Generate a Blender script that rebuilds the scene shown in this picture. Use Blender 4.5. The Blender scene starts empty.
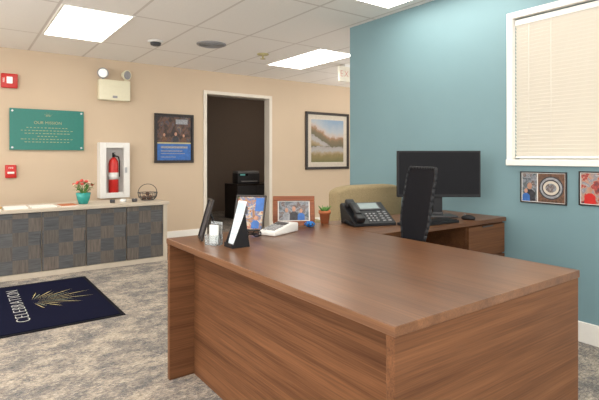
import bpy, bmesh, math, random
from mathutils import Vector, Matrix, Euler
random.seed(4)
SC = bpy.context.scene
COL = SC.collection
SC.view_settings.view_transform = 'Standard'
R = math.radians

# ------------------------------------------------------------------ materials
def new_mat(name):
    m = bpy.data.materials.new(name); m.use_nodes = True
    return m, m.node_tree.nodes, m.node_tree.links, m.node_tree.nodes['Principled BSDF']

def plain(name, col, rough=0.5, metal=0.0, var=0.06, scale=30, emit=0, bump=0.0, coat=0, trans=0, alpha=1, spec=.5):
    m, N, L, b = new_mat(name)
    tc = N.new('ShaderNodeTexCoord'); nz = N.new('ShaderNodeTexNoise')
    nz.inputs['Scale'].default_value = scale; nz.inputs['Detail'].default_value = 4
    L.new(tc.outputs['Object'], nz.inputs['Vector'])
    cr = N.new('ShaderNodeValToRGB')
    cr.color_ramp.elements[0].position = .3; cr.color_ramp.elements[1].position = .7
    cr.color_ramp.elements[0].color = tuple(c*(1-var) for c in col)+(1,)
    cr.color_ramp.elements[1].color = tuple(min(1, c*(1+var)) for c in col)+(1,)
    L.new(nz.outputs['Fac'], cr.inputs['Fac'])
    L.new(cr.outputs['Color'], b.inputs['Base Color'])
    b.inputs['Roughness'].default_value = rough
    b.inputs['Specular IOR Level'].default_value = spec
    b.inputs['Metallic'].default_value = metal
    b.inputs['Coat Weight'].default_value = coat
    b.inputs['Transmission Weight'].default_value = trans
    b.inputs['Alpha'].default_value = alpha
    if emit:
        L.new(cr.outputs['Color'], b.inputs['Emission Color'])
        b.inputs['Emission Strength'].default_value = emit
    if bump:
        bp = N.new('ShaderNodeBump'); bp.inputs['Strength'].default_value = bump
        bp.inputs['Distance'].default_value = .002
        L.new(nz.outputs['Fac'], bp.inputs['Height']); L.new(bp.outputs['Normal'], b.inputs['Normal'])
    return m

def wood(name, axis, dark, light, rough=.38, sc=1.0, spec=.35):
    m, N, L, b = new_mat(name)
    tc = N.new('ShaderNodeTexCoord'); mp = N.new('ShaderNodeMapping')
    s = [22*sc, 22*sc, 22*sc]; s['xyz'.index(axis)] = 0.6*sc
    mp.inputs['Scale'].default_value = s
    L.new(tc.outputs['Object'], mp.inputs['Vector'])
    n1 = N.new('ShaderNodeTexNoise'); n1.inputs['Scale'].default_value = 1.0
    n1.inputs['Detail'].default_value = 7; n1.inputs['Roughness'].default_value = .62
    n1.inputs['Distortion'].default_value = .3
    L.new(mp.outputs['Vector'], n1.inputs['Vector'])
    mp2 = N.new('ShaderNodeMapping'); s2 = [190*sc]*3; s2['xyz'.index(axis)] = 4*sc
    mp2.inputs['Scale'].default_value = s2
    L.new(tc.outputs['Object'], mp2.inputs['Vector'])
    n2 = N.new('ShaderNodeTexNoise'); n2.inputs['Scale'].default_value = 1; n2.inputs['Detail'].default_value = 3
    L.new(mp2.outputs['Vector'], n2.inputs['Vector'])
    mx = N.new('ShaderNodeMath'); mx.operation = 'MULTIPLY_ADD'
    mx.inputs[1].default_value = .4
    L.new(n2.outputs['Fac'], mx.inputs[0])
    m3 = N.new('ShaderNodeMath'); m3.operation = 'MULTIPLY'; m3.inputs[1].default_value = .6
    L.new(n1.outputs['Fac'], m3.inputs[0]); L.new(m3.outputs[0], mx.inputs[2])
    cr = N.new('ShaderNodeValToRGB'); e = cr.color_ramp.elements
    e[0].position = .32; e[0].color = dark+(1,); e[1].position = .68; e[1].color = light+(1,)
    L.new(mx.outputs[0], cr.inputs['Fac']); L.new(cr.outputs['Color'], b.inputs['Base Color'])
    b.inputs['Roughness'].default_value = rough
    b.inputs['Specular IOR Level'].default_value = spec
    return m

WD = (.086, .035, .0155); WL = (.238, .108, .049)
PD_SHADED = (.074, .029, .0125); PL_SHADED = (.212, .093, .041)  # same walnut for upright panels, with their shade put into the colour
W_X = wood('walnut_x_shaded', 'x', PD_SHADED, PL_SHADED, rough=.5, spec=.2); W_Y = wood('walnut_y', 'y', WD, WL, rough=.29, spec=.55); W_YF = wood('walnut_panel_shaded', 'y', PD_SHADED, PL_SHADED, rough=.55, spec=.15)
W_RT = wood('walnut_return_top', 'x', WD, WL, rough=.36, spec=.4)
beige = plain('beige_paint', (.60, .475, .345), .8, var=.015, scale=3)
blue = plain('teal_paint', (.178, .295, .328), .6, var=.02, scale=3)
white = plain('white_trim', (.86, .84, .79), .45, var=.02)
doortrim = plain('door_trim_paint', (.72, .66, .57), .5, var=.02)
white_pl = plain('white_plastic', (.80, .79, .76), .4, var=.02)
cream_pl = plain('cream_plastic', (.76, .72, .54), .4, var=.02)
black = plain('black_plastic', (.010, .010, .012), .45, spec=.3)
blackfab = plain('black_fabric', (.010, .010, .013), .9, var=.1, scale=300, spec=.15)
darkgrey = plain('dark_grey', (.05, .05, .055), .5)
grey = plain('grey_plastic', (.3, .3, .31), .5)
silver = plain('brushed_metal', (.55, .55, .56), .3, metal=.9)
red = plain('red_paint', (.55, .02, .015), .35)
teal_sign = plain('teal_glass', (.012, .18, .145), .3, var=.04)
gold = plain('gold_lettering', (.50, .44, .22), .5)
navy = plain('navy_carpet', (.004, .005, .020), .95, var=.3, scale=400, spec=.1)
paper = plain('paper', (.8, .8, .78), .7, var=.02)
terracotta = plain('terracotta', (.50, .16, .06), .8)
leaf = plain('leaf_green', (.08, .22, .04), .6, var=.3)
flower = plain('flower_red', (.6, .08, .06), .7, var=.2)
flower_w = plain('flower_cream', (.75, .5, .38), .7)
tealpot = plain('teal_ceramic', (.03, .33, .30), .25)
soil = plain('soil', (.04, .02, .01), .95)
olive = plain('olive_upholstery', (.31, .24, .13), .9, var=.15, scale=120, bump=.3)
olive_d = plain('olive_arm_upholstery', (.25, .20, .10), .9, var=.15, scale=120, bump=.3)
darkframe = plain('dark_frame', (.018, .012, .010), .4)
brownframe = wood('brown_frame', 'x', (.15, .036, .010), (.31, .095, .030))
glow = plain('light_diffuser', (1, .96, .88), .5, var=0, emit=7.5)
lens_m = plain('lamp_lens', (.9, .9, .88), .15, emit=.2)
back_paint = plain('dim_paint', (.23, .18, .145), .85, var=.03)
skyblue = plain('print_sky', (.42, .55, .66), .6); printw = plain('print_white', (.8, .78, .74), .6)
printgreen = plain('print_green', (.10, .17, .06), .7, var=.5, scale=40)
printgold = plain('print_gold', (.50, .32, .10), .6, var=.4, scale=50)
printbrown = plain('print_brown', (.14, .07, .04), .6, var=.5, scale=60)
printblue = plain('print_blue', (.03, .13, .42), .5, var=.2)
printdark = plain('print_dark', (.03, .028, .035), .5, var=.6, scale=60)
printgrey = plain('print_grey', (.28, .29, .31), .5, var=.3, scale=60)
skin = plain('print_warm', (.45, .24, .16), .6, var=.2)
matboard = plain('mat_board', (.60, .54, .45), .8)
glassy = plain('clear_acrylic', (.9, .95, .97), .05, var=0, trans=.9)
screen_m = plain('screen_black', (.006, .006, .008), .35, spec=.12)
tan_lam = plain('tan_laminate', (.54, .47, .38), .5, var=.04, scale=12)
bl = plain('ribbon_blue', (.02, .2, .6), .4)

def noise_node(N, L, tc, scl, mapping, detail=5, rough=.65, dist=0., loc=(0, 0, 0)):
    mp = N.new('ShaderNodeMapping'); mp.inputs['Scale'].default_value = mapping; mp.inputs['Location'].default_value = loc
    L.new(tc.outputs['Object'], mp.inputs['Vector'])
    n = N.new('ShaderNodeTexNoise'); n.inputs['Scale'].default_value = scl
    n.inputs['Detail'].default_value = detail; n.inputs['Roughness'].default_value = rough
    n.inputs['Distortion'].default_value = dist
    L.new(mp.outputs['Vector'], n.inputs['Vector']); return n
def ramp_node(N, L, src, stops):
    cr = N.new('ShaderNodeValToRGB'); e = cr.color_ramp.elements
    e[0].position, e[0].color = stops[0][0], stops[0][1]+(1,)
    e[1].position, e[1].color = stops[-1][0], stops[-1][1]+(1,)
    for p, c in stops[1:-1]:
        x = e.new(p); x.color = c+(1,)
    L.new(src, cr.inputs['Fac']); return cr

def photo_print(name, stops, scale, seed=0, stretch=(1, 1, 1)):
    """a busy printed photograph: irregular patches of several colours"""
    m, N, L, b = new_mat(name); tc = N.new('ShaderNodeTexCoord')
    n = noise_node(N, L, tc, scale, stretch, 4, .6, .6, (seed, seed*2, seed*3))
    cr = ramp_node(N, L, n.outputs['Fac'], stops)
    L.new(cr.outputs['Color'], b.inputs['Base Color']); b.inputs['Roughness'].default_value = .55
    return m
PH_DARK = photo_print('poster_photo', [(.30, (.012, .012, .018)), (.46, (.05, .03, .025)), (.52, (.14, .07, .045)), (.58, (.05, .05, .07)), (.66, (.25, .17, .10)), (.74, (.10, .10, .13))], 9, 3, (1, 1, .7))
PH_OUT = photo_print('outdoor_photo', [(.32, (.03, .05, .03)), (.45, (.12, .14, .16)), (.52, (.28, .30, .33)), (.60, (.10, .06, .05)), (.70, (.45, .40, .38))], 22, 5)
PH_WARM = photo_print('warm_photo', [(.32, (.05, .03, .02)), (.43, (.40, .20, .08)), (.50, (.08, .14, .30)), (.57, (.55, .45, .30)), (.64, (.35, .05, .04)), (.72, (.1, .2, .08))], 20, 9)
PH_RED = photo_print('red_photo', [(.32, (.05, .04, .05)), (.45, (.40, .05, .04)), (.52, (.45, .30, .22)), (.60, (.18, .20, .25)), (.70, (.60, .55, .50))], 24, 14)

def carpet():
    m, N, L, b = new_mat('carpet')
    tc = N.new('ShaderNodeTexCoord')
    def mix(f, a, c):
        mx = N.new('ShaderNodeMixRGB'); L.new(f, mx.inputs['Fac']); L.new(a, mx.inputs['Color1'])
        mx.inputs['Color2'].default_value = c+(1,); return mx
    big = noise_node(N, L, tc, 4, (1, 1, 1), 6, .75)
    base = ramp_node(N, L, big.outputs['Fac'], [(.42, (.205, .188, .175)), (.50, (.315, .275, .235)), (.58, (.45, .385, .31))])
    pat = noise_node(N, L, tc, 8.5, (.85, 1.4, 1), 12, .98, 0, (3, 7, 0))
    pr = ramp_node(N, L, pat.outputs['Fac'], [(.505, (0, 0, 0)), (.54, (.82, .82, .82))])
    m1 = mix(pr.outputs['Color'], base.outputs['Color'], (.095, .105, .125))
    p2 = noise_node(N, L, tc, 10, (.85, 1.4, 1), 12, .98, 0, (13, 1, 0))
    pr2 = ramp_node(N, L, p2.outputs['Fac'], [(.52, (0, 0, 0)), (.56, (.85, .85, .85))])
    m2 = mix(pr2.outputs['Color'], m1.outputs['Color'], (.52, .455, .37))
    rib = noise_node(N, L, tc, 70, (.6, 1.4, 1), 3, .7)
    pr3 = ramp_node(N, L, rib.outputs['Fac'], [(.34, (.60, .60, .60)), (.66, (1.32, 1.32, 1.32))])
    mx = N.new('ShaderNodeMixRGB'); mx.blend_type = 'MULTIPLY'; mx.inputs['Fac'].default_value = 1
    L.new(m2.outputs['Color'], mx.inputs['Color1']); L.new(pr3.outputs['Color'], mx.inputs['Color2'])
    L.new(mx.outputs['Color'], b.inputs['Base Color']); b.inputs['Roughness'].default_value = .95
    b.inputs['Specular IOR Level'].default_value = .1
    return m
CARPET = carpet()

def ceiling_mat():
    m, N, L, b = new_mat('ceiling_tile')
    tc = N.new('ShaderNodeTexCoord'); sp = N.new('ShaderNodeSeparateXYZ'); L.new(tc.outputs['Object'], sp.inputs[0])
    def line(out, off, size):
        s = N.new('ShaderNodeMath'); s.operation = 'SUBTRACT'; s.inputs[1].default_value = off; L.new(out, s.inputs[0])
        d = N.new('ShaderNodeMath'); d.operation = 'DIVIDE'; d.inputs[1].default_value = size; L.new(s.outputs[0], d.inputs[0])
        f = N.new('ShaderNodeMath'); f.operation = 'FRACT'; L.new(d.outputs[0], f.inputs[0])
        h = N.new('ShaderNodeMath'); h.operation = 'SUBTRACT'; h.inputs[1].default_value = .5; L.new(f.outputs[0], h.inputs[0])
        ab = N.new('ShaderNodeMath'); ab.operation = 'ABSOLUTE'; L.new(h.outputs[0], ab.inputs[0])
        g = N.new('ShaderNodeMath'); g.operation = 'GREATER_THAN'; g.inputs[1].default_value = .5-.012/size; L.new(ab.outputs[0], g.inputs[0])
        return g
    gx = line(sp.outputs['X'], .70, .61); gy = line(sp.outputs['Y'], 4.40, 1.22)
    mxx = N.new('ShaderNodeMath'); mxx.operation = 'MAXIMUM'; L.new(gx.outputs[0], mxx.inputs[0]); L.new(gy.outputs[0], mxx.inputs[1])
    nz = N.new('ShaderNodeTexNoise'); nz.inputs['Scale'].default_value = 90; L.new(tc.outputs['Object'], nz.inputs['Vector'])
    cr = N.new('ShaderNodeValToRGB'); cr.color_ramp.elements[0].color = (.84, .81, .775, 1); cr.color_ramp.elements[1].color = (.93, .905, .87, 1)
    L.new(nz.outputs['Fac'], cr.inputs['Fac'])
    mx = N.new('ShaderNodeMixRGB'); mx.inputs['Color2'].default_value = (.68, .64, .60, 1)
    L.new(mxx.outputs[0], mx.inputs['Fac']); L.new(cr.outputs['Color'], mx.inputs['Color1'])
    L.new(mx.outputs['Color'], b.inputs['Base Color']); b.inputs['Roughness'].default_value = .9
    return m
CEIL = ceiling_mat()

def checker_wood():
    m, N, L, b = new_mat('checker_veneer')
    tc = N.new('ShaderNodeTexCoord'); mp = N.new('ShaderNodeMapping')
    SZ = 1/.1317
    mp.inputs['Scale'].default_value = (SZ, 0, SZ); mp.inputs['Location'].default_value = (20.25, .5, 19.6)
    L.new(tc.outputs['Object'], mp.inputs['Vector'])
    fl = N.new('ShaderNodeVectorMath'); fl.operation = 'FLOOR'; L.new(mp.outputs['Vector'], fl.inputs[0])
    wn = N.new('ShaderNodeTexWhiteNoise'); wn.noise_dimensions = '3D'; L.new(fl.outputs['Vector'], wn.inputs['Vector'])
    ck = N.new('ShaderNodeTexChecker'); ck.inputs['Scale'].default_value = 1
    L.new(mp.outputs['Vector'], ck.inputs['Vector'])
    a = N.new('ShaderNodeMath'); a.operation = 'MULTIPLY_ADD'; a.inputs[1].default_value = .55; L.new(ck.outputs['Fac'], a.inputs[0])
    b2 = N.new('ShaderNodeMath'); b2.operation = 'MULTIPLY'; b2.inputs[1].default_value = .45; L.new(wn.outputs['Value'], b2.inputs[0]); L.new(b2.outputs[0], a.inputs[2])
    tone = ramp_node(N, L, a.outputs[0], [(0, (.068, .072, .078)), (.4, (.092, .094, .098)), (.6, (.102, .088, .077)), (1, (.142, .116, .099))])
    n = noise_node(N, L, tc, 3, (2, 2, 22), 5); n2 = noise_node(N, L, tc, 3, (22, 2, 2), 5)
    mg = N.new('ShaderNodeMix'); mg.data_type = 'FLOAT'; L.new(ck.outputs['Fac'], mg.inputs[0]); L.new(n.outputs['Fac'], mg.inputs[2]); L.new(n2.outputs['Fac'], mg.inputs[3])
    cr = ramp_node(N, L, mg.outputs[0], [(.3, (.65, .65, .65)), (.7, (1.35, 1.35, 1.35))])
    mx = N.new('ShaderNodeMixRGB'); mx.blend_type = 'MULTIPLY'; mx.inputs['Fac'].default_value = 1
    L.new(tone.outputs['Color'], mx.inputs['Color1']); L.new(cr.outputs['Color'], mx.inputs['Color2'])
    L.new(mx.outputs['Color'], b.inputs['Base Color']); b.inputs['Roughness'].default_value = .5
    return m
CHK = checker_wood()

def blind_mat():
    m, N, L, b = new_mat('blind_slat')
    b.inputs['Base Color'].default_value = (.90, .87, .80, 1); b.inputs['Roughness'].default_value = .5
    t = N.new('ShaderNodeBsdfTranslucent'); t.inputs['Color'].default_value = (1, .95, .86, 1)
    mx = N.new('ShaderNodeMixShader'); mx.inputs['Fac'].default_value = .30
    out = N['Material Output']; L.new(b.outputs[0], mx.inputs[1]); L.new(t.outputs[0], mx.inputs[2]); L.new(mx.outputs[0], out.inputs['Surface'])
    return m
BLIND = blind_mat()

def landscape_mat():
    m, N, L, b = new_mat('landscape_print')
    tc = N.new('ShaderNodeTexCoord'); sp = N.new('ShaderNodeSeparateXYZ'); L.new(tc.outputs['Object'], sp.inputs[0])
    nz = noise_node(N, L, tc, 6, (1, 1, 1), 8, .7)
    a = N.new('ShaderNodeMath'); a.operation = 'MULTIPLY_ADD'; a.inputs[1].default_value = .24; a.inputs[2].default_value = -.12; L.new(nz.outputs['Fac'], a.inputs[0])
    s = N.new('ShaderNodeMath'); s.operation = 'ADD'; L.new(sp.outputs['Z'], s.inputs[0]); L.new(a.outputs[0], s.inputs[1])
    x = N.new('ShaderNodeMapRange'); x.inputs['From Min'].default_value = -.30; x.inputs['From Max'].default_value = .05
    x.inputs['To Min'].default_value = .20; x.inputs['To Max'].default_value = 0; L.new(sp.outputs['X'], x.inputs['Value'])
    sh = N.new('ShaderNodeMath'); sh.operation = 'SUBTRACT'; L.new(s.outputs[0], sh.inputs[0])
    gt = N.new('ShaderNodeMath'); gt.operation = 'GREATER_THAN'; gt.inputs[1].default_value = .42; L.new(sp.outputs['Z'], gt.inputs[0])
    mu = N.new('ShaderNodeMath'); mu.operation = 'MULTIPLY'; L.new(x.outputs[0], mu.inputs[0]); L.new(gt.outputs[0], mu.inputs[1]); L.new(mu.outputs[0], sh.inputs[1])
    st = [(.12, (.14, .14, .05)), (.24, (.25, .19, .08)), (.29, (.36, .28, .17)), (.34, (.40, .38, .36)), (.40, (.36, .33, .31)), (.43, (.13, .12, .07)), (.50, (.19, .14, .08)), (.55, (.32, .19, .11)), (.59, (.50, .42, .37)), (.66, (.40, .44, .48)), (.85, (.24, .34, .46))]
    cr = ramp_node(N, L, sh.outputs[0], st)
    L.new(cr.outputs['Color'], b.inputs['Base Color']); b.inputs['Roughness'].default_value = .6
    return m
LAND = landscape_mat()

# ------------------------------------------------------------------ geometry
def bm_box(bm, a, b, mi=0, M=None):
    x0, y0, z0 = a; x1, y1, z1 = b
    vs = [bm.verts.new(Vector(p) if M is None else M @ Vector(p)) for p in
          [(x0,y0,z0),(x1,y0,z0),(x1,y1,z0),(x0,y1,z0),(x0,y0,z1),(x1,y0,z1),(x1,y1,z1),(x0,y1,z1)]]
    for f in [(0,3,2,1),(4,5,6,7),(0,1,5,4),(1,2,6,5),(2,3,7,6),(3,0,4,7)]:
        fc = bm.faces.new([vs[i] for i in f]); fc.material_index = mi

def bm_cyl(bm, p0, p1, r0, r1=None, seg=20, mi=0):
    if r1 is None: r1 = r0
    p0 = Vector(p0); p1 = Vector(p1); d = (p1-p0).normalized()
    q = d.to_track_quat('Z', 'Y')
    A = []; B = []
    for i in range(seg):
        t = 2*math.pi*i/seg; v = Vector((math.cos(t), math.sin(t), 0))
        A.append(bm.verts.new(p0+q@(v*r0))); B.append(bm.verts.new(p1+q@(v*r1)))
    for i in range(seg):
        j = (i+1) % seg
        f = bm.faces.new([A[i], A[j], B[j], B[i]]); f.material_index = mi; f.smooth = True
    f = bm.faces.new(A[::-1]); f.material_index = mi
    f = bm.faces.new(B); f.material_index = mi

def bm_tube(bm, pts, r, seg=8, mi=0):
    for a, b in zip(pts[:-1], pts[1:]): bm_cyl(bm, a, b, r, r, seg, mi)

def bm_lathe(bm, prof, seg=28, mi=0, c=(0,0,0)):
    rings = []
    for r, z in prof:
        rings.append([bm.verts.new((c[0]+r*math.cos(2*math.pi*i/seg), c[1]+r*math.sin(2*math.pi*i/seg), c[2]+z)) for i in range(seg)])
    for k in range(len(rings)-1):
        for i in range(seg):
            j = (i+1) % seg
            f = bm.faces.new([rings[k][i], rings[k][j], rings[k+1][j], rings[k+1][i]]); f.material_index = mi; f.smooth = True
    bm.faces.new(rings[0][::-1]).material_index = mi
    bm.faces.new(rings[-1]).material_index = mi

def bm_ball(bm, c, r, s=(1,1,1), mi=0, sub=2):
    M = Matrix.Translation(c) @ Matrix.Diagonal((r*s[0], r*s[1], r*s[2], 1))
    g = bmesh.ops.create_icosphere(bm, subdivisions=sub, radius=1, matrix=M)
    fs = set(f for v in g['verts'] for f in v.link_faces)
    for f in fs: f.material_index = mi; f.smooth = True

def finish(bm, name, mats, root=None, bevel=0, seg=2, rot=None, loc=None, structure=False, subsurf=0):
    me = bpy.data.meshes.new(name); bmesh.ops.recalc_face_normals(bm, faces=bm.faces)
    bm.to_mesh(me); bm.free()
    for m in (mats if isinstance(mats, (list, tuple)) else [mats]): me.materials.append(m)
    o = bpy.data.objects.new(name, me); COL.objects.link(o)
    if root: o.parent = root
    if loc: o.location = loc
    if rot: o.rotation_euler = rot
    if bevel:
        md = o.modifiers.new('bevel', 'BEVEL'); md.width = bevel; md.segments = seg; md.limit_method = 'ANGLE'
        if seg > 2:
            for p in me.polygons: p.use_smooth = True
    if structure: o['kind'] = 'structure'
    return o

def box(name, a, b, mat, root=None, bevel=0, seg=2, structure=False):
    bm = bmesh.new(); bm_box(bm, a, b); return finish(bm, name, mat, root, bevel, seg, structure=structure)

def multi(name, boxes, mat, root=None, bevel=0, structure=False):
    bm = bmesh.new()
    for a, b in boxes: bm_box(bm, a, b)
    return finish(bm, name, mat, root, bevel, structure=structure)

def thing(name, loc, label, cat, rz=0, group=None):
    o = bpy.data.objects.new(name, None); COL.objects.link(o); o.location = loc; o.rotation_euler = (0, 0, R(rz))
    o.empty_display_size = .1
    o['label'] = label; o['category'] = cat
    if group: o['group'] = group
    return o

def text(name, body, size, mat, root, loc, rot, align='CENTER', ext=.0006, sx=1, off=0, space=1):
    cu = bpy.data.curves.new(name, 'FONT'); cu.body = body; cu.size = size; cu.align_x = align; cu.align_y = 'CENTER'; cu.extrude = ext; cu.offset = off; cu.space_character = space
    t = bpy.data.objects.new(name+'_tmp', cu); COL.objects.link(t)
    dg = bpy.context.evaluated_depsgraph_get()
    me = bpy.data.meshes.new_from_object(t.evaluated_get(dg))
    bpy.data.objects.remove(t)
    me.materials.clear(); me.materials.append(mat)
    o = bpy.data.objects.new(name, me); COL.objects.link(o); o.parent = root; o.location = loc; o.rotation_euler = rot; o.scale = (sx, 1, 1)
    return o

def flat(name, polys, mats, root, depth=.0006, y0=0):
    """stack of flat polygons, facing local -Y; polys: (list of (x,z), mat index)"""
    bm = bmesh.new()
    for k, (pts, mi) in enumerate(polys):
        y = y0-depth*k
        vs = [bm.verts.new((p[0], y, p[1])) for p in pts]
        f = bm.faces.new(vs); f.material_index = mi
    me = bpy.data.meshes.new(name); bm.to_mesh(me); bm.free()
    for m in mats: me.materials.append(m)
    o = bpy.data.objects.new(name, me); COL.objects.link(o); o.parent = root
    return o
def rect(x0, z0, x1, z1): return [(x0, z0), (x1, z0), (x1, z1), (x0, z1)]
def circ(cx, cz, r, n=24, rz=None): return [(cx+r*math.cos(2*math.pi*i/n), cz+(rz or r)*math.sin(2*math.pi*i/n)) for i in range(n)]
def person_polys(cx, z0, h, head, body):
    w = h*.30
    return [([(cx-w, z0), (cx+w, z0), (cx+w*.95, z0+h*.45), (cx+w*.35, z0+h*.60), (cx-w*.35, z0+h*.60), (cx-w*.95, z0+h*.45)], body),
            (circ(cx, z0+h*.78, h*.13, 16, h*.18), head)]

def frame_bars(root, w, h, fw, d, mat, name='frame'):
    return multi(name, [((-w/2, -d, 0), (w/2, 0, fw)), ((-w/2, -d, h-fw), (w/2, 0, h)),
                        ((-w/2, -d, fw), (-w/2+fw, 0, h-fw)), ((w/2-fw, -d, fw), (w/2, 0, h-fw))], mat, root, bevel=fw*.12)

# ------------------------------------------------------------------ room
H = 2.47; YN = 6.58; XE = 3.20
box('floor', (-4, -2.5, -.1), (8, 10, 0), CARPET, structure=True)
box('ceiling', (-4, -2.5, H), (8, 10, H+.1), CEIL, structure=True)
DX0, DX1, DZ = 3.04, 4.16, 2.13
multi('wall_north', [((-4, YN, 0), (DX0, YN+.14, H)), ((DX1, YN, 0), (8, YN+.14, H)), ((DX0, YN, DZ), (DX1, YN+.14, H))], beige, structure=True)
box('wall_far_east', (7.9, 3.3, 0), (8, YN, H), beige, structure=True)
WY0, WY1, WZ0, WZ1 = .30, 1.822, 1.148, 2.157
YE = 3.54
multi('wall_east', [((XE, -2.5, 0), (XE+.14, WY0, H)), ((XE, WY1, 0), (XE+.14, YE, H)),
                    ((XE, WY0, 0), (XE+.14, WY1, WZ0)), ((XE, WY0, WZ1), (XE+.14, WY1, H))], blue, structure=True)
box('baseboard_east', (XE-.014, -2.5, 0), (XE, YE, .13), white, structure=True, bevel=.004)
multi('baseboard_north', [((-4, YN-.012, 0), (2.99, YN, .1)), ((4.21, YN-.012, 0), (7.9, YN, .1))], white, structure=True)
multi('trim_1', [((2.99, YN-.02, 0), (DX0+.005, YN+.14, DZ+.045)), ((DX1-.005, YN-.02, 0), (4.21, YN+.14, DZ+.045)),
                 ((DX0+.005, YN-.02, DZ-.005), (DX1-.005, YN+.14, DZ+.045))], doortrim, structure=True, bevel=.004)
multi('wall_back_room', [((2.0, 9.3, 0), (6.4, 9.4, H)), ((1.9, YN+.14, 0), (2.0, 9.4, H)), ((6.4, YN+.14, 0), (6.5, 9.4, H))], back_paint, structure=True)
# window
CW = .038
multi('window_1', [((XE-.016, WY0-CW, WZ0-CW), (XE+.03, WY0+.005, WZ1+CW)), ((XE-.016, WY1-.005, WZ0-CW), (XE+.03, WY1+CW, WZ1+CW)),
                   ((XE-.016, WY0, WZ1-.005), (XE+.03, WY1, WZ1+CW)), ((XE-.026, WY0-CW, WZ0-CW), (XE+.03, WY1+CW, WZ0+.005)),
                   ((XE+.09, WY0, WZ0), (XE+.12, WY1, WZ0+.04)), ((XE+.09, WY0, WZ1-.04), (XE+.12, WY1, WZ1))], white, structure=True, bevel=.004)
r = thing('window_blind', (XE+.03, (WY0+WY1)/2, WZ0+.01), 'closed cream horizontal slat blind filling the window', 'blind')
wy = (WY1-WY0)/2-.010
bm = bmesh.new(); z = .03
hh = WZ1-WZ0-.02
while z < hh-.05:
    M = Matrix.Translation((0, 0, z)) @ Matrix.Rotation(R(52), 4, 'Y')
    bm_box(bm, (-.0165, -wy, -.0008), (.0165, wy, .0008), 0, M); z += .025
o = finish(bm, 'slats', BLIND, r); o['kind'] = 'stuff'
box('headrail', (-.018, -wy, hh-.045), (.018, wy, hh-.005), white, r, .003)
box('bottom_rail', (-.012, -wy, .003), (.012, wy, .018), white, r, .003)
for y in (-.5, 0, .5, wy-.1):
    bm = bmesh.new(); bm_cyl(bm, (-.016, y, .02), (-.016, y, hh-.05), .0012, seg=6)
    finish(bm, 'ladder_cord', white, r)

# ------------------------------------------------------------------ ceiling fixtures
def ceil_light(x0, y0):
    r = thing('ceiling_light', (x0+.305, y0+.61, H), 'recessed rectangular fluorescent ceiling light with glowing diffuser', 'light', group='recessed ceiling lights')
    multi('housing', [((-.305, -.61, -.008), (-.285, .61, 0)), ((.285, -.61, -.008), (.305, .61, 0)), ((-.285, -.61, -.008), (.285, -.59, 0)), ((-.285, .59, -.008), (.285, .61, 0))], white, r)
    box('diffuser', (-.285, -.59, -.005), (.285, .59, -.001), glow, r)
for x, y in [(.72, 4.40), (3.50, 4.40), (2.44, 1.66), (-1.4, 4.4), (-.6, 1.3), (1.0, -.6), (6.2, 3.6), (-2.0, -.6)]: ceil_light(x, y)

r = thing('smoke_detector', (1.80, 5.22, H), 'dark round smoke detector on the ceiling', 'smoke detector')
bm = bmesh.new(); bm_lathe(bm, [(.085, 0), (.085, -.012), (.07, -.02)]); finish(bm, 'base', white_pl, r)
bm = bmesh.new(); bm_lathe(bm, [(.06, -.02), (.055, -.045), (.03, -.055)]); finish(bm, 'sensor_dome', darkgrey, r)
r = thing('ceiling_speaker', (2.37, 4.99, H), 'round grey perforated speaker grille in the ceiling tile', 'speaker')
bm = bmesh.new(); bm_lathe(bm, [(.17, 0), (.17, -.006), (.15, -.012)]); finish(bm, 'rim', grey, r)
bm = bmesh.new()
for k in range(7): bm_lathe(bm, [(.02+.02*k, -.012), (.02+.02*k, -.016), (.012+.02*k, -.016), (.012+.02*k, -.012)])
finish(bm, 'grille', grey, r)
r = thing('ceiling_sprinkler', (3.12, 5.08, H), 'small brass fire sprinkler head on the ceiling', 'sprinkler')
bm = bmesh.new(); bm_lathe(bm, [(.075, 0), (.07, -.012), (.03, -.018)]); finish(bm, 'escutcheon', gold, r)
bm = bmesh.new(); bm_cyl(bm, (0, 0, -.015), (0, 0, -.06), .012); bm_lathe(bm, [(.035, -.06), (.035, -.064)]); finish(bm, 'deflector', gold, r)
r = thing('exit_sign', (4.46, 5.0, H), 'white ceiling-hung exit sign with red letters', 'exit sign')
box('canopy', (-.06, -.03, -.03), (.06, .03, 0), white_pl, r, .004)
box('sign_panel', (-.15, -.02, -.24), (.15, .02, -.03), plain('exit_face', (.72, .68, .58), .4), r, .004)
text('lettering', 'EXIT', .125, plain('exit_red', (.55, .09, .06), .4), r, (0, -.022, -.135), (R(90), 0, 0), off=-.003, space=1.15)

# ------------------------------------------------------------------ things on the north wall
y = YN
r = thing('wall_plaque', (.91, y, 1.255), 'teal glass plaque with gold lettering and standoffs', 'plaque')
box('glass_panel', (-.41, -.03, 0), (.41, -.02, .5), teal_sign, r, .002)
for sx in (-.38, .38):
    for z in (.03, .47):
        bm = bmesh.new(); bm_cyl(bm, (sx, 0, z), (sx, -.034, z), .012); finish(bm, 'standoff', silver, r)
text('heading', 'OUR MISSION', .05, gold, r, (0, -.031, .335), (R(90), 0, 0), off=-.0008)
fine = plain('gold_fine', (.36, .38, .20), .5)
for k, w in enumerate([.24, .30, .26, .12, .30, .27]):
    pl = []
    z = .27-.035*k; n = int(w/.02)
    for i in range(-n, n, 2):
        L_ = random.uniform(.018, .032)
        pl.append((rect(i*.0195, z, i*.0195+L_, z+.007), 0))
    flat('engraved_line', pl, [fine], r, depth=0.00001, y0=-.0308)
st = []
for i in range(9):
    t = R(20+i*17.5); L_ = .05+.015*(i % 2)
    st.append(([(math.cos(t-.05)*.012, .41+math.sin(t-.05)*.012), (math.cos(t)*L_, .41+math.sin(t)*L_), (math.cos(t+.15)*.012, .41+math.sin(t+.15)*.012)], 0))
flat('emblem', st, [gold], r, depth=0.00002, y0=-.0308)

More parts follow.
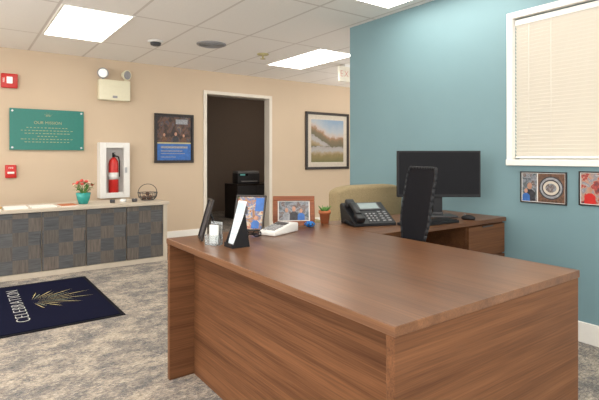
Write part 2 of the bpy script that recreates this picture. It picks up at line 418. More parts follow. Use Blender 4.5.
r = thing('framed_poster', (2.537, y, 1.085), 'black-framed poster with dark photo above a blue banner', 'poster')
frame_bars(r, .585, .705, .03, .03, darkframe)
P = [(rect(-.27, .02, .27, .68), 0), (rect(-.25, .29, .25, .66), 1), (rect(-.25, .04, .25, .28), 2)]
for i, (cx_, hgt) in enumerate([(-.15, .13), (.02, .15), (.14, .12)]): P += person_polys(cx_, .30, hgt, 5, [3, 0, 3][i])
P += [(rect(.02, .56, .20, .63), 4), (rect(-.2, .21, .2, .240), 4), (rect(-.2, .165, .12, .178), 4), (rect(-.2, .13, .16, .139), 4), (rect(-.2, .08, .02, .090), 4), (rect(-.25, .275, .25, .295), 6)]
flat('print', P, [printdark, PH_DARK, printblue, printbrown, printgrey, skin, gold], r, y0=-.012, depth=.0003)

r = thing('framed_landscape_painting', (5.4, y, .95), 'dark-framed landscape print with wide mat', 'picture')
frame_bars(r, 1.0, 1.015, .045, .035, darkframe)
w = .455
flat('print', [(rect(-w, .045, w, .97), 0), (rect(-.375, .13, .375, .885), 1)], [matboard, LAND], r, y0=-.012)

r = thing('emergency_light', (1.69, y, 1.92), 'cream twin-head emergency light unit on the wall', 'emergency light')
box('housing', (-.2, -.1, 0), (.2, 0, .27), cream_pl, r, .012, 3)
box('cover_lip', (-.2, -.105, .19), (.2, -.1, .2), cream_pl, r)
box('indicator', (-.03, -.104, .03), (.03, -.1, .06), grey, r)
for sx in (-.14, .15):
    bm = bmesh.new()
    bm_cyl(bm, (sx, -.05, .27), (sx, -.05, .31), .015)
    c = Vector((sx, -.05, .355)); d = Vector((-.25, -1, -.15)).normalized() if sx < 0 else Vector((.5, -1, -.15)).normalized()
    bm_cyl(bm, c+d*-.05, c+d*.02, .035, .07, 24); bm_cyl(bm, c+d*.02, c+d*.035, .07, .07, 24)
    finish(bm, 'lamp_head', grey if sx < 0 else cream_pl, r)
    bm = bmesh.new(); bm_cyl(bm, c+d*.035, c+d*.042, .058, .05, 24); finish(bm, 'lens', lens_m if sx < 0 else grey, r)

r = thing('fire_alarm_strobe', (.50, y, 1.99), 'red wall fire alarm strobe with clear lens', 'fire alarm')
box('housing', (-.085, -.05, 0), (.085, 0, .17), red, r, .01, 3)
box('strobe_lens', (-.03, -.075, .05), (.03, -.05, .13), lens_m, r, .006)
text('lettering', 'FIRE', .03, white, r, (-.057, -.0508, .09), (R(90), R(-90), 0))
r = thing('fire_alarm_pull', (.515, y, .92), 'small red manual fire alarm pull station', 'fire alarm')
box('housing', (-.058, -.04, 0), (.058, 0, .155), red, r, .008, 3)
box('pull_handle', (-.035, -.055, .05), (.035, -.04, .075), white, r, .004)
text('lettering', 'FIRE', .028, white, r, (0, -.0406, .12), (R(90), 0, 0))

r = thing('extinguisher_cabinet', (1.675, y, .634), 'white wall cabinet with clear front for a fire extinguisher', 'cabinet')
multi('body', [((-.187, -.15, 0), (-.17, 0, .725)), ((.17, -.15, 0), (.187, 0, .725)), ((-.17, -.15, 0), (.17, 0, .02)), ((-.17, -.15, .705), (.17, 0, .725)), ((-.17, -.012, .02), (.17, 0, .705))], white_pl, r, .003)
multi('door', [((-.187, -.165, 0), (-.11, -.15, .725)), ((.11, -.165, 0), (.187, -.15, .725)), ((-.11, -.165, 0), (.11, -.15, .07)), ((-.11, -.165, .655), (.11, -.15, .725))], white_pl, r, .003)
box('door_handle', (.12, -.18, .33), (.15, -.165, .40), silver, r, .003)
r = thing('fire_extinguisher', (1.675, y-.082, .655), 'red fire extinguisher standing inside the wall cabinet', 'fire extinguisher')
bm = bmesh.new(); bm_lathe(bm, [(.055, 0), (.062, .01), (.062, .42), (.055, .46), (.03, .50), (.02, .51)]); finish(bm, 'cylinder', red, r)
bm = bmesh.new(); bm_cyl(bm, (0, 0, .505), (0, 0, .54), .018); bm_box(bm, (-.01, -.05, .54), (.01, .03, .55)); bm_box(bm, (-.01, -.05, .565), (.01, .03, .573)); bm_box(bm, (-.01, .02, .54), (.01, .03, .573)); finish(bm, 'valve_handle', black, r)
bm = bmesh.new(); bm_tube(bm, [(.015, 0, .53), (.06, -.01, .52), (.070, -.02, .46), (.070, -.02, .25)], .008); finish(bm, 'hose', black, r)
bm = bmesh.new(); bm_cyl(bm, (0, 0, .22), (0, 0, .31), .0628, seg=28); finish(bm, 'label_band', paper, r)

# ------------------------------------------------------------------ sideboard
SY = 5.20; SH = .665
r = thing('sideboard', (.85, SY, 0), 'long low sideboard with checkered dark veneer doors and tan frame', 'cabinet')
xl, xr = -1.82+.0, 1.075
multi('body', [((xl, .02, 0), (xl+.04, .60, SH-.03)), ((xr-.045, .0, 0), (xr, .60, SH-.03)), ((xl+.04, .0, 0), (xr-.045, .60, .05)), ((xl+.04, .03, .05), (xr-.045, .60, SH-.03))], tan_lam, r, .002)
box('countertop', (xl-.02, -.02, SH-.03), (xr+.02, .62, SH), tan_lam, r, .003)
for k in range(7):
    x1 = xr-.048-.405*k; x0 = x1-.395
    d = box('door', (x0, .004, .055), (x1, .028, SH-.035), CHK, r, .002)
    box('door_handle', (x1-.012, -.006, .28), (x1-.004, .004, .42), darkgrey, d)

r = thing('potted_flowers', (1.10, SY+.28, SH), 'teal ceramic pot with red and cream flowers', 'plant')
bm = bmesh.new(); bm_lathe(bm, [(.045, 0), (.065, .06), (.075, .12), (.068, .12), (.06, .10)]); finish(bm, 'pot', tealpot, r)
bm = bmesh.new()
for i in range(60):
    t = random.uniform(0, 6.28); rr = random.uniform(.02, .10); zz = random.uniform(.13, .23)
    M = Matrix.Translation((math.cos(t)*rr, math.sin(t)*rr, zz)) @ Matrix.Rotation(t, 4, 'Z') @ Matrix.Rotation(random.uniform(-1, .5), 4, 'Y')
    vs = [bm.verts.new(M@Vector(p)) for p in [(-.02, 0, 0), (0, -.014, .004), (.035, 0, 0), (0, .014, .004)]]; bm.faces.new(vs)
for i in range(8):
    t = i*.8; bm_cyl(bm, (0, 0, .08), (math.cos(t)*.06, math.sin(t)*.06, .2), .003, seg=6)
o = finish(bm, 'foliage', leaf, r); o['kind'] = 'stuff'
bm = bmesh.new()
for i in range(26):
    t = random.uniform(0, 6.28); rr = random.uniform(0, .10)
    bm_ball(bm, (math.cos(t)*rr, math.sin(t)*rr, .26-rr*.6+random.uniform(-.015, .015)), random.uniform(.014, .024), (1, 1, .7), random.choice([0, 0, 1]), 1)
o = finish(bm, 'blossoms', [flower, flower_w], r); o['kind'] = 'stuff'

r = thing('wire_basket', (1.80, SY+.30, SH), 'small black wire basket with arched handle', 'basket')
bm = bmesh.new()
def ring(bm, R_, z, r_=.004, n=24):
    pts = [(R_*math.cos(2*math.pi*i/n), R_*math.sin(2*math.pi*i/n), z) for i in range(n+1)]; bm_tube(bm, pts, r_, 6)
ring(bm, .07, .006); ring(bm, .10, .04); ring(bm, .11, .09)
for i in range(14):
    t = 2*math.pi*i/14; bm_tube(bm, [(.07*math.cos(t), .07*math.sin(t), .006), (.10*math.cos(t), .10*math.sin(t), .04), (.11*math.cos(t), .11*math.sin(t), .09)], .003, 6)
finish(bm, 'basket_body', darkgrey, r)
bm = bmesh.new(); bm_tube(bm, [(.11*math.cos(math.pi*i/14), 0, .09+.10*math.sin(math.pi*i/14)) for i in range(15)], .004, 6); finish(bm, 'handle', darkgrey, r)
for i, (dx, dy, dz) in enumerate([(-.04, 0, .033), (.04, .02, .033), (0, -.045, .033), (.01, .03, .075)]):
    bb = bmesh.new(); bm_ball(bb, (0, 0, 0), .026, (1, 1, .95), 0, 2)
    o = finish(bb, 'potpourri_ball', printbrown, None, loc=(1.80+dx, SY+.30+dy, SH+dz)); o['label'] = 'brown decorative ball inside the wire basket'; o['category'] = 'ornament'; o['group'] = 'balls in the wire basket'
for i, (xx, yy, rr) in enumerate([(1.50, 5.42, .03), (1.38, 5.40, .025), (1.62, 5.40, .028)]):
    r = thing('candle_cup', (xx, yy, SH), 'small glass candle cup on the sideboard', 'candle', group='candle cups on the sideboard')
    bm = bmesh.new(); bm_lathe(bm, [(rr, 0), (rr*1.1, .035), (rr, .035), (rr*.9, .02)]); finish(bm, 'cup', darkgrey if i else paper, r)
    bm = bmesh.new(); bm_cyl(bm, (0, 0, .018), (0, 0, .03), rr*.9); bm_cyl(bm, (0, 0, .03), (0, 0, .038), .0015, seg=6); finish(bm, 'candle', paper, r)
for i, (xx, w, c, hgt) in enumerate([(.46, .20, paper, .012), (.70, .22, printw, .01), (.93, .16, terracotta, .008), (.24, .22, printgold, .012)]):
    r = thing('magazine', (xx, SY+.20, SH), ['white brochure lying flat', 'pale magazine lying flat', 'orange booklet lying flat', 'tan brochure lying flat'][i]+' on the sideboard', 'magazine', rz=random.uniform(-12, 12), group='magazines on the sideboard')
    box('pages', (-w/2, -.13, 0), (w/2, .13, hgt-.001), paper, r)
    box('cover', (-w/2-.001, -.131, hgt-.001), (w/2+.001, .131, hgt), c, r)

# ------------------------------------------------------------------ mat
r = thing('floor_mat', (.26, 4.27, 0), 'navy entrance mat with white lettering and gold starburst', 'mat')
box('mat_border', (-.98, -.69, .001), (.75, .69, .007), plain('mat_rubber', (.008, .008, .012), .8, spec=.1), r, .003)
box('mat_pile', (-.95, -.66, .007), (.72, .66, .011), navy, r, .002)
text('lettering', 'CELEBRATION', .130, plain('mat_white', (.55, .55, .52), .9), r, (.125, .02, .0122), (0, 0, R(90)), off=-.0028, space=1.18)
bm = bmesh.new()
for i in range(15):
    t = R(-75+i*150/14); L_ = (.25+.22*math.cos(t)**2)*(1.0 if i % 2 == 0 else .74)
    d = Vector((math.cos(t), math.sin(t), 0)); n = Vector((-d.y, d.x, 0))
    c = Vector((.215, .05, .0122))
    w0 = .0032 if i % 2 == 0 else .0024
    vs = [bm.verts.new(p) for p in (c+d*.055, c+d*L_*.75-n*w0, c+d*L_, c+d*L_*.75+n*w0)]
    f = bm.faces.new(vs); f.material_index = i % 4 == 1
finish(bm, 'starburst', [plain('burst_gold', (.80, .68, .30), .9), plain('burst_teal', (.55, .65, .45), .9)], r)

# ------------------------------------------------------------------ desk
DH = .74; T = .028
X0, X1, Y0, Y1 = .895, 1.915, .822, 2.43
r = thing('reception_desk', ((X0+X1)/2, (Y0+Y1)/2, 0), 'large walnut laminate reception desk with panel ends', 'desk')
hx = (X1-X0)/2; hy = (Y1-Y0)/2
box('desktop', (-hx, -hy, DH-T), (hx, hy, DH), W_Y, r, .002)
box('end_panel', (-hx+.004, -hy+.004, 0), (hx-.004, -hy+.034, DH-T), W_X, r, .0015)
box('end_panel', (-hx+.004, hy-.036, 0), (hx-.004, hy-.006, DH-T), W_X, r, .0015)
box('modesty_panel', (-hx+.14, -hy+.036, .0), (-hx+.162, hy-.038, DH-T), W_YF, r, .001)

RY0, RY1 = 1.86, 2.43
r = thing('desk_return', ((X1+XE)/2, (RY0+RY1)/2, 0), 'walnut desk return with drawer pedestal against the teal wall', 'desk')
cx = (X1+XE)/2; cy = (RY0+RY1)/2
box('return_top', (X1+.002-cx, RY0-cy, DH-T), (XE-.016-cx, RY1-cy, DH), W_RT, r, .002)
px0 = 2.745-cx; px1 = XE-.018-cx; pf = RY0+.03-cy; pb = RY1-.02-cy
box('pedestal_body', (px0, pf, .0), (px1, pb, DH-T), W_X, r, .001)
for z0, z1 in [(.49, .70), (.27, .48), (.05, .26)]:
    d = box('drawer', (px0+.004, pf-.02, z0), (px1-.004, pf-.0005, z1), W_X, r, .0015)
    box('drawer_pull', ((px0+px1)/2-.06, pf-.026, z1-.012), ((px0+px1)/2+.06, pf-.02, z1-.003), darkgrey, d)
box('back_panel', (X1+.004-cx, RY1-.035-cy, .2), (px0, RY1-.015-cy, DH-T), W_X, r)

# ------------------------------------------------------------------ office chair
r = thing('office_chair', (1.815, 1.815, 0), 'black mesh-back office chair tucked into the desk', 'chair', rz=64.5)
bm = bmesh.new()
NU, NV = 10, 16
def backpt(u, v, off=0):
    z = .56+v*.55; w = .130+.045*min(1, max(0, (z-.70)/.12)) - .015*max(0, (v-.92)/.08)**2
    x = u*w; yy = -.220-.070*v+.015*(u*u)+off+.012*math.sin(v*3.1)
    return Vector((x, yy, z))
for off in (0, -.006):
    G = [[bm.verts.new(backpt(-1+2*i/NU, j/NV, off)) for i in range(NU+1)] for j in range(NV+1)]
    for j in range(NV):
        for i in range(NU):
            f = bm.faces.new([G[j][i], G[j][i+1], G[j+1][i+1], G[j+1][i]]); f.smooth = True
finish(bm, 'backrest', blackfab, r)
bm = bmesh.new()
lp = [backpt(-1, j/NV, -.003) for j in range(NV+1)]+[backpt(-1+2*i/NU, 1, -.003) for i in range(1, NU+1)]+[backpt(1, 1-j/NV, -.003) for j in range(1, NV+1)]+[backpt(1-2*i/NU, 0, -.003) for i in range(1, NU+1)]
bm_tube(bm, lp, .008, 10)
for p in lp: bm_ball(bm, p, .008, sub=1)
finish(bm, 'back_frame', plain('chair_frame', (.022, .023, .026), .6, spec=.2), r)
bm = bmesh.new(); bm_tube(bm, [(0, -.05, .41), (0, -.2, .42), (0, -.255, .50), (0, -.265, .66), (0, -.28, .8)], .018, 12); finish(bm, 'back_support', black, r)
bm = bmesh.new(); bm_box(bm, (-.23, -.20, .43), (.23, .25, .50)); finish(bm, 'seat', blackfab, r, .03, 4)
bm = bmesh.new(); bm_cyl(bm, (0, 0, .11), (0, 0, .25), .028); bm_cyl(bm, (0, 0, .25), (0, 0, .41), .018); bm_box(bm, (-.09, -.11, .40), (.09, .11, .43)); finish(bm, 'gas_column', black, r)
bm = bmesh.new()
cs = []
for k in range(5):
    t = R(36+72*k); c = Vector((math.cos(t)*.27, math.sin(t)*.27, .085)); cs.append(c)
    bm_cyl(bm, (0, 0, .12), c, .028, .017, 10)
bm_cyl(bm, (0, 0, .08), (0, 0, .15), .04)
finish(bm, 'star_base', black, r)
for c in cs:
    bm = bmesh.new(); n = Vector((-c.y, c.x, 0)).normalized()
    for s in (-1, 1): bm_cyl(bm, Vector((c.x, c.y, .028))+n*.008*s, Vector((c.x, c.y, .028))+n*.026*s, .028, seg=16)
    bm_cyl(bm, (c.x, c.y, .028), (c.x, c.y, .09), .009, seg=10)
    finish(bm, 'caster', black, r)

# ------------------------------------------------------------------ monitor
r = thing('computer_monitor', (2.81, 2.16, DH), 'wide black flat-screen monitor on the desk return', 'monitor', rz=-36)
zb = .141; zt = .475; hw = .30
box('casing', (-hw, -.012, zb), (hw, .022, zt), black, r, .004)
box('screen', (-hw+.012, -.0135, zb+.02), (hw-.012, -.012, zt-.012), screen_m, r)
bm = bmesh.new(); bm_box(bm, (-.035, .022, .02), (.035, .05, .30)); bm_box(bm, (-.05, .02, .22), (.05, .05, .36)); finish(bm, 'stand_neck', black, r, .004)
bm = bmesh.new(); bm_box(bm, (-.12, -.07, 0), (.12, .10, .012)); bm_box(bm, (-.04, .01, .012), (.04, .06, .03)); finish(bm, 'stand_base', darkgrey, r, .004)

r = thing('computer_keyboard', (2.45, 1.96, DH), 'black computer keyboard on the desk return', 'keyboard', rz=-4)
box('keyboard_base', (-.21, -.07, 0), (.21, .07, .018), black, r, .004)
bm = bmesh.new()
for j in range(5):
    for i in range(20): bm_box(bm, (-.2+.02*i, -.06+.024*j, .018), (-.183+.02*i, -.04+.024*j, .024))
o = finish(bm, 'keys', black, r); o['kind'] = 'stuff'
r = thing('computer_mouse', (2.83, 1.93, DH), 'black computer mouse on the desk return', 'mouse', rz=10)
bm = bmesh.new(); bm_ball(bm, (0, 0, .012), .03, (1, 1.7, .75)); 
for v in bm.verts: v.co.z = max(0, v.co.z)
finish(bm, 'mouse_shell', black, r)
bm = bmesh.new(); bm_cyl(bm, (-.004, .025, .033), (.004, .025, .033), .006, seg=12); finish(bm, 'scroll_wheel', grey, r)

# ------------------------------------------------------------------ phone
r = thing('desk_telephone', (2.14, 2.20, DH), 'black office telephone with handset and button panel', 'telephone', rz=-20)
bm = bmesh.new()
KS = Matrix.Diagonal((1.02, 1.0, .95, 1))
prof = [(-.12, 0), (.10, 0), (.13, .12), (.10, .135), (-.12, .02)]
A = [bm.verts.new(KS@Vector((-.14, p[0], p[1]))) for p in prof]; B = [bm.verts.new(KS@Vector((.14, p[0], p[1]))) for p in prof]
bm.faces.new(A[::-1]); bm.faces.new(B)
for i in range(5): j = (i+1) % 5; bm.faces.new([A[i], A[j], B[j], B[i]])
finish(bm, 'phone_base', black, r, .004)
al = math.atan2(.115, .22)
MT = KS @ Matrix.Translation((0, -.12, .02)) @ Matrix.Rotation(al, 4, 'X')
bm = bmesh.new(); bm_box(bm, (-.05, .15, .0), (.10, .235, .006), 0, MT); finish(bm, 'display_bezel', plain('bezel', (.06, .06, .065), .4), r)
bm = bmesh.new(); bm_box(bm, (-.04, .16, .006), (.09, .225, .008), 0, MT); finish(bm, 'display', plain('lcd', (.30, .36, .36), .2), r)
bm = bmesh.new()
for j in range(4):
    for i in range(3): bm_box(bm, (-.03+.026*i, .02+.026*j, 0), (-.016+.026*i, .030+.026*j, .006), 0, MT)
for j in range(5): bm_box(bm, (.06, .02+.025*j, 0), (.080, .028+.025*j, .005), 0, MT); bm_box(bm, (.098, .02+.025*j, 0), (.118, .028+.025*j, .005), 0, MT)
o = finish(bm, 'keypad', plain('key_grey', (.26, .26, .27), .5), r); o['kind'] = 'stuff'
bm = bmesh.new()
bm_box(bm, (-.125, .0, .004), (-.07, .065, .042), 0, MT); bm_box(bm, (-.125, .17, .004), (-.07, .235, .042), 0, MT); bm_box(bm, (-.118, .05, .026), (-.077, .185, .050), 0, MT)
finish(bm, 'handset', black, r, .008, 3)
bm = bmesh.new()
pts = []
for i in range(90):
    t = i/89; pts.append((-.152-.02*math.sin(t*math.pi)+.006*math.cos(i*1.2), -.12+.10*t*1.2, .012+.006*math.sin(i*1.2)+.02*math.sin(t*3.14)))
bm_tube(bm, pts, .0025, 6); finish(bm, 'coiled_cord', black, r)

r = thing('potted_succulent', (1.935, 2.385, DH), 'small terracotta pot with green succulent', 'plant')
bm = bmesh.new(); bm_lathe(bm, [(.026, 0), (.034, .062), (.039, .062), (.040, .082), (.034, .082), (.032, .074)]); finish(bm, 'pot', terracotta, r)
bm = bmesh.new(); bm_cyl(bm, (0, 0, .066), (0, 0, .075), .031)
finish(bm, 'soil', soil, r)
bm = bmesh.new()
for i in range(18):
    t = i*2.4; l = .022+.010*(i % 3); d = Vector((math.cos(t)*.7, math.sin(t)*.7, .8)).normalized()
    p = Vector((math.cos(t)*.010, math.sin(t)*.010, .074)); bm_cyl(bm, p, p+d*l*1.2, .009, .001, 8)
bm_ball(bm, (0, 0, .088), .018)
finish(bm, 'leaves', leaf, r)

# ------------------------------------------------------------------ frames on the desk
def standing_frame(name, loc, rz, w, h, fw, mat, polys, mats, label, lean=12, d=.018):
    root = thing(name, loc, label, 'picture frame', rz=rz)
    piv = Matrix.Rotation(R(-lean), 4, 'X')
    objs = [frame_bars(root, w, h, fw, d, mat)]
    bk = box('backing', (-w/2+fw*.5, -d*.4, fw*.5), (w/2-fw*.5, -.001, h-fw*.5), black, root)
    objs.append(bk)
    objs.append(flat('photo', polys, mats, root, y0=-d*.4-.0006, depth=.0004))
    for o in objs: o.rotation_euler = (R(-lean), 0, 0); o.location = (0, 0, .002)
    bm = bmesh.new(); top = piv @ Vector((0, 0, h*.72)); foot = Vector((0, top.y+h*.28, 0.002))
    bm_cyl(bm, top, foot, .006, .006, 8); finish(bm, 'easel_strut', black, root)
    return root
h = .185
P = [(rect(-.12, 0, .12, h), 0), (rect(-.093, .034, .093, h-.034), 1)]
P += person_polys(-.045, .036, .078, 3, 4)+person_polys(0, .036, .088, 3, 5)+person_polys(.045, .036, .073, 3, 6)
standing_frame('photo_frame', (1.69, 2.385, DH), -33, .26, .185, .030, brownframe, P, [printw, PH_OUT, printgreen, skin, printgrey, printdark, printblue], 'brown wooden photo frame with a group photo on the desk')
P = [(rect(-.085, .01, .085, .21), 0), (rect(-.08, .015, 0, .07), 1), (rect(.03, .12, .08, .20), 2)]
P += person_polys(-.04, .10, .09, 3, 4)+person_polys(.04, .015, .08, 3, 2)
standing_frame('photo_frame', (1.355, 2.37, DH), -46, .18, .215, .008, darkframe, P, [PH_WARM, PH_WARM, printblue, skin, printdark, skyblue], 'thin-framed colourful snapshot collage leaning on the desk', lean=24)
P = [(rect(-.06, .01, .06, .20), 0)]
standing_frame('photo_frame', (1.025, 2.28, DH), 254, .12, .215, .008, darkframe, P, [printdark], 'black photo frame seen nearly edge-on on the desk', lean=16, d=.012)

r = thing('sign_holder', (1.06, 2.01, DH), 'slanted white card sign in black easel holder', 'sign', rz=-90)
bm = bmesh.new(); M = Matrix.Rotation(R(-16), 4, 'X'); bm_box(bm, (-.038, -.003, .010), (.038, 0, .225), 0, M); finish(bm, 'card', plain('card_pale_blue', (.66, .72, .76), .6, var=.02), r)
bm = bmesh.new(); bm_box(bm, (-.034, -.0042, .16), (.034, -.0032, .215), 0, M); bm_box(bm, (-.028, -.0042, .12), (.028, -.0032, .127), 0, M); bm_box(bm, (-.028, -.0042, .09), (.022, -.0032, .096), 0, M); bm_box(bm, (-.028, -.0042, .06), (.024, -.0032, .066), 0, M); o = finish(bm, 'card_print', plain('card_blue', (.45, .55, .63), .6), r)
bm = bmesh.new()
for x in (-.042, .038):
    vs = [(x, -.02, 0), (x, .075, 0), (x, .050, .165)]
    A = [bm.verts.new(p) for p in vs]; B = [bm.verts.new((p[0]+.004, p[1], p[2])) for p in vs]
    bm.faces.new(A); bm.faces.new(B[::-1])
    for i in range(3): j = (i+1) % 3; bm.faces.new([A[i], A[j], B[j], B[i]])
bm_box(bm, (-.038, -.02, 0), (.038, .075, .004)); bm_box(bm, (-.038, -.02, .004), (.038, -.014, .02))
finish(bm, 'easel_base', black, r)
r = thing('acrylic_card_holder', (1.02, 2.12, DH), 'small clear acrylic holder with white cards', 'card holder', rz=-66)
multi('holder', [((-.035, -.025, 0), (.035, .025, .004)), ((-.035, .021, 0), (.035, .025, .11)), ((-.035, -.025, 0), (.035, -.022, .05)), ((-.035, -.025, 0), (-.032, .025, .05)), ((.032, -.025, 0), (.035, .025, .05))], glassy, r)
box('cards', (-.025, -.003, .005), (.025, .008, .095), paper, r)

r = thing('card_terminal', (1.475, 2.225, DH), 'white wedge-shaped payment terminal with grey keypad', 'card terminal', rz=-68)
kt = 1.2
def S2(p): return tuple(c*kt for c in p)
bm = bmesh.new(); prof = [(-.10, 0), (.10, 0), (.10, .042), (.04, .046), (-.10, .022)]
A = [bm.verts.new(S2((-.045, p[0], p[1]))) for p in prof]; B = [bm.verts.new(S2((.045, p[0], p[1]))) for p in prof]
bm.faces.new(A[::-1]); bm.faces.new(B)
for i in range(5): j = (i+1) % 5; bm.faces.new([A[i], A[j], B[j], B[i]])
finish(bm, 'terminal_body', white_pl, r, .008, 3)
MT = Matrix.Scale(kt, 4) @ Matrix.Translation((0, -.10, .022)) @ Matrix.Rotation(math.atan2(.024, .14), 4, 'X')
bm = bmesh.new()
for j in range(4):
    for i in range(3): bm_box(bm, (-.033+.024*i, .015+.02*j, 0), (-.015+.024*i, .028+.02*j, .004), 0, MT)
o = finish(bm, 'keypad', grey, r); o['kind'] = 'stuff'
bm = bmesh.new(); bm_box(bm, (-.033, .10, 0), (.033, .135, .0025), 0, MT); finish(bm, 'display', darkgrey, r)
r = thing('folded_eyeglasses', (1.27, 2.19, DH), 'dark folded eyeglasses lying on the desk', 'eyeglasses', rz=-20)
bm = bmesh.new()
for s in (-1, 1):
    bm_tube(bm, [(s*.033+.022*math.cos(2*math.pi*i/16), 0, .02+.017*math.sin(2*math.pi*i/16)) for i in range(17)], .003, 6)
bm_cyl(bm, (-.011, 0, .024), (.011, 0, .024), .0025, seg=6)
finish(bm, 'rims', black, r)
bm = bmesh.new(); bm_tube(bm, [(-.055, 0, .022), (-.05, .012, .02), (.06, .02, .006)], .003, 6); bm_tube(bm, [(.055, 0, .022), (.05, .016, .02), (-.06, .026, .006)], .003, 6); finish(bm, 'temples', black, r)
r = thing('ribbon_bow', (1.75, 2.30, DH), 'small shiny blue ribbon bow on the desk', 'bow')
bm = bmesh.new()
for i in range(9):
    t = i*.7; d = Vector((math.cos(t), math.sin(t), 0))
    pts = [Vector((0, 0, .008)), d*.02+Vector((0, 0, .034)), d*.036+Vector((0, 0, .02)), d*.02+Vector((0, 0, .004)), Vector((0, 0, .005))]
    n = Vector((-d.y, d.x, 0))*.006
    for a, b in zip(pts[:-1], pts[1:]):
        bm.faces.new([bm.verts.new(p) for p in (a-n, b-n, b+n, a+n)])
finish(bm, 'ribbon_loops', bl, r)
bm = bmesh.new(); bm_ball(bm, (0, 0, .024), .008); finish(bm, 'bow_center', bl, r)

# ------------------------------------------------------------------ armchair
r = thing('armchair', (2.75, 2.98, 0), 'olive tan upholstered armchair behind the desk return', 'armchair', rz=-6)
bm = bmesh.new()
G = []
for k in range(2):
    y_ = -.26 if k == 0 else -.12
    row = []
    for i in range(13):
        u = -1+2*i/12; row.append((u*.34, y_-.02+.05*u*u, .945-.045*abs(u)**5))
    G.append(row)
top0 = [bm.verts.new(p) for p in G[0]]; top1 = [bm.verts.new(p) for p in G[1]]
bot0 = [bm.verts.new((p[0]*.94, p[1]+.03, .25)) for p in G[0]]; bot1 = [bm.verts.new((p[0]*.94, p[1]+.03, .25)) for p in G[1]]
for i in range(12):
    bm.faces.new([top0[i], top0[i+1], top1[i+1], top1[i]]); bm.faces.new([bot0[i], bot0[i+1], top0[i+1], top0[i]])
    bm.faces.new([bot1[i], bot1[i+1], top1[i+1], top1[i]]); bm.faces.new([bot0[i], bot0[i+1], bot1[i+1], bot1[i]])
for i in (0, 12): bm.faces.new([bot0[i], top0[i], top1[i], bot1[i]])
finish(bm, 'backrest', olive, r, .03, 4)
box('seat', (-.25, -.13, .28), (.25, .33, .45), olive, r, .04, 4)
for s in (-1, 1):
    a = (-.34 if s < 0 else .25); box('arm', (a, -.17, .22), (a+.09, .33, .64), olive_d, r, .035, 4)
for sx in (-.28, .28):
    for sy in (-.2, .28):
        bm = bmesh.new(); bm_cyl(bm, (sx, sy, 0), (sx, sy, .27), .016, .024, 12); finish(bm, 'leg', darkframe, r)

# ------------------------------------------------------------------ pictures on the teal wall
def snap(yc, z, label, polys, mats):
    root = thing('wall_photo', (XE, yc, z), label, 'picture', rz=-90, group='photo prints below the window')
    frame_bars(root, .31, .215, .008, .012, darkframe); flat('photo', polys, mats, root, y0=-.006, depth=.0003); return root
P = [(rect(-.15, .005, .15, .21), 0), (rect(-.142, .012, -.04, .203), 8)]
P += person_polys(-.09, .015, .13, 3, 1)+person_polys(-.115, .012, .09, 3, 5)
P += [(rect(-.032, .012, .142, .203), 6), (circ(.055, .108, .080, 32, .078), 1), (circ(.055, .108, .072, 32, .070), 2), (circ(.055, .108, .060, 32, .056), 1), (circ(.055, .108, .052, 32, .047), 4), (circ(.055, .108, .036, 32, .030), 7)]
snap(1.605, .855, 'framed photo pair with a round emblem on the teal wall', P, [printw, printdark, printgrey, skin, matboard, printblue, printbrown, PH_OUT, PH_OUT])
P = [(rect(-.15, .005, .15, .21), 0), (rect(-.142, .012, -.03, .203), 1), (rect(-.02, .012, .142, .203), 6)]
P += person_polys(-.09, .012, .11, 2, 3)+person_polys(.03, .012, .12, 2, 5)+person_polys(.10, .012, .11, 2, 3)
snap(1.222, .865, 'framed photo collage with red clothing on the teal wall', P, [printw, PH_RED, skin, red, printgreen, printblue, PH_OUT])

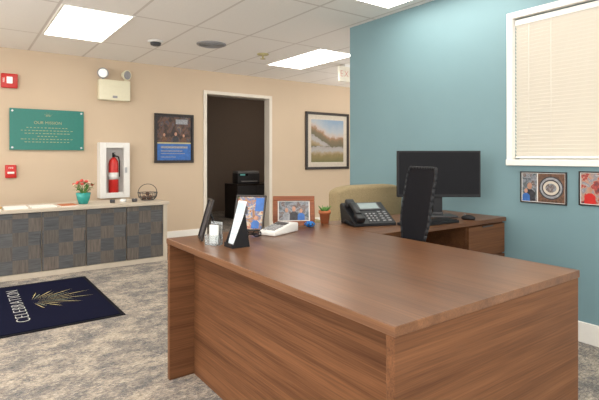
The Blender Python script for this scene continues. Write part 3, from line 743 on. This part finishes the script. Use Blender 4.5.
# ------------------------------------------------------------------ back-room furniture
r = thing('office_cabinet', (4.60, 8.0, 0), 'dark low cabinet in the dim back room', 'cabinet')
box('body', (-.40, -.25, 0), (.40, .25, .66), darkframe, r, .004)
for a in (-.39, .005):
    d = box('door', (a, -.27, .04), (a+.385, -.251, .63), darkgrey, r, .003)
r = thing('office_printer', (4.52, 7.98, .66), 'dark office machine with small lit display in the dim back room', 'printer', rz=-10)
box('body', (-.22, -.16, 0), (.22, .18, .20), darkgrey, r, .015, 3)
box('scanner_lid', (-.21, -.14, .20), (.21, .17, .24), grey, r, .01, 3)
box('paper_tray', (-.16, -.20, .04), (.16, -.16, .06), grey, r, .003)
box('control_panel', (-.20, -.175, .15), (-.02, -.16, .195), black, r, .003)
box('display', (-.18, -.178, .158), (-.08, -.175, .19), plain('screen_teal', (.08, .22, .20), .3, emit=.8), r)
def lamp(name, typ, loc, energy, col, size, rot=(0, 0, 0)):
    ld = bpy.data.lights.new(name, typ); ld.energy = energy; ld.color = col
    if typ == 'AREA': ld.size = size
    else: ld.shadow_soft_size = size
    lo = bpy.data.objects.new(name, ld); lo.location = loc; lo.rotation_euler = rot; COL.objects.link(lo)
lamp('back_room_fill', 'POINT', (5.4, 7.6, 1.9), 11, (1, .88, .76), .3)  # added fill light that lifts the back room, no fixture there
# added fill lights without fixtures, out of view, facing up to brighten the ceiling
lamp('ceiling_fill', 'AREA', (-1.6, .2, 1.6), 80, (1, .975, .945), 1.2, (R(180), 0, 0))
lamp('ceiling_fill', 'AREA', (-1.9, 3.4, 1.6), 95, (1, .975, .945), 1.2, (R(180), 0, 0))
lamp('ceiling_fill', 'AREA', (6.2, 4.6, 1.2), 38, (1, .975, .945), 1.2, (R(180), 0, 0))
lamp('ceiling_fill', 'AREA', (1.2, -.9, 1.6), 40, (1, .975, .945), 1.2, (R(180), 0, 0))

# ------------------------------------------------------------------ lights
w = bpy.data.worlds.new('world'); SC.world = w; w.use_nodes = True
w.node_tree.nodes['Background'].inputs['Color'].default_value = (1.0, .98, .945, 1)
w.node_tree.nodes['Background'].inputs['Strength'].default_value = 2.8

# ------------------------------------------------------------------ camera
cd = bpy.data.cameras.new('camera'); cam = bpy.data.objects.new('camera', cd); COL.objects.link(cam)
cam.location = (0, 0, 1.17); cam.rotation_euler = (R(90), 0, R(-36))
cd.sensor_width = 36; cd.lens = 471/599*36; cd.shift_y = -43/599; cd.clip_start = .05
SC.camera = cam
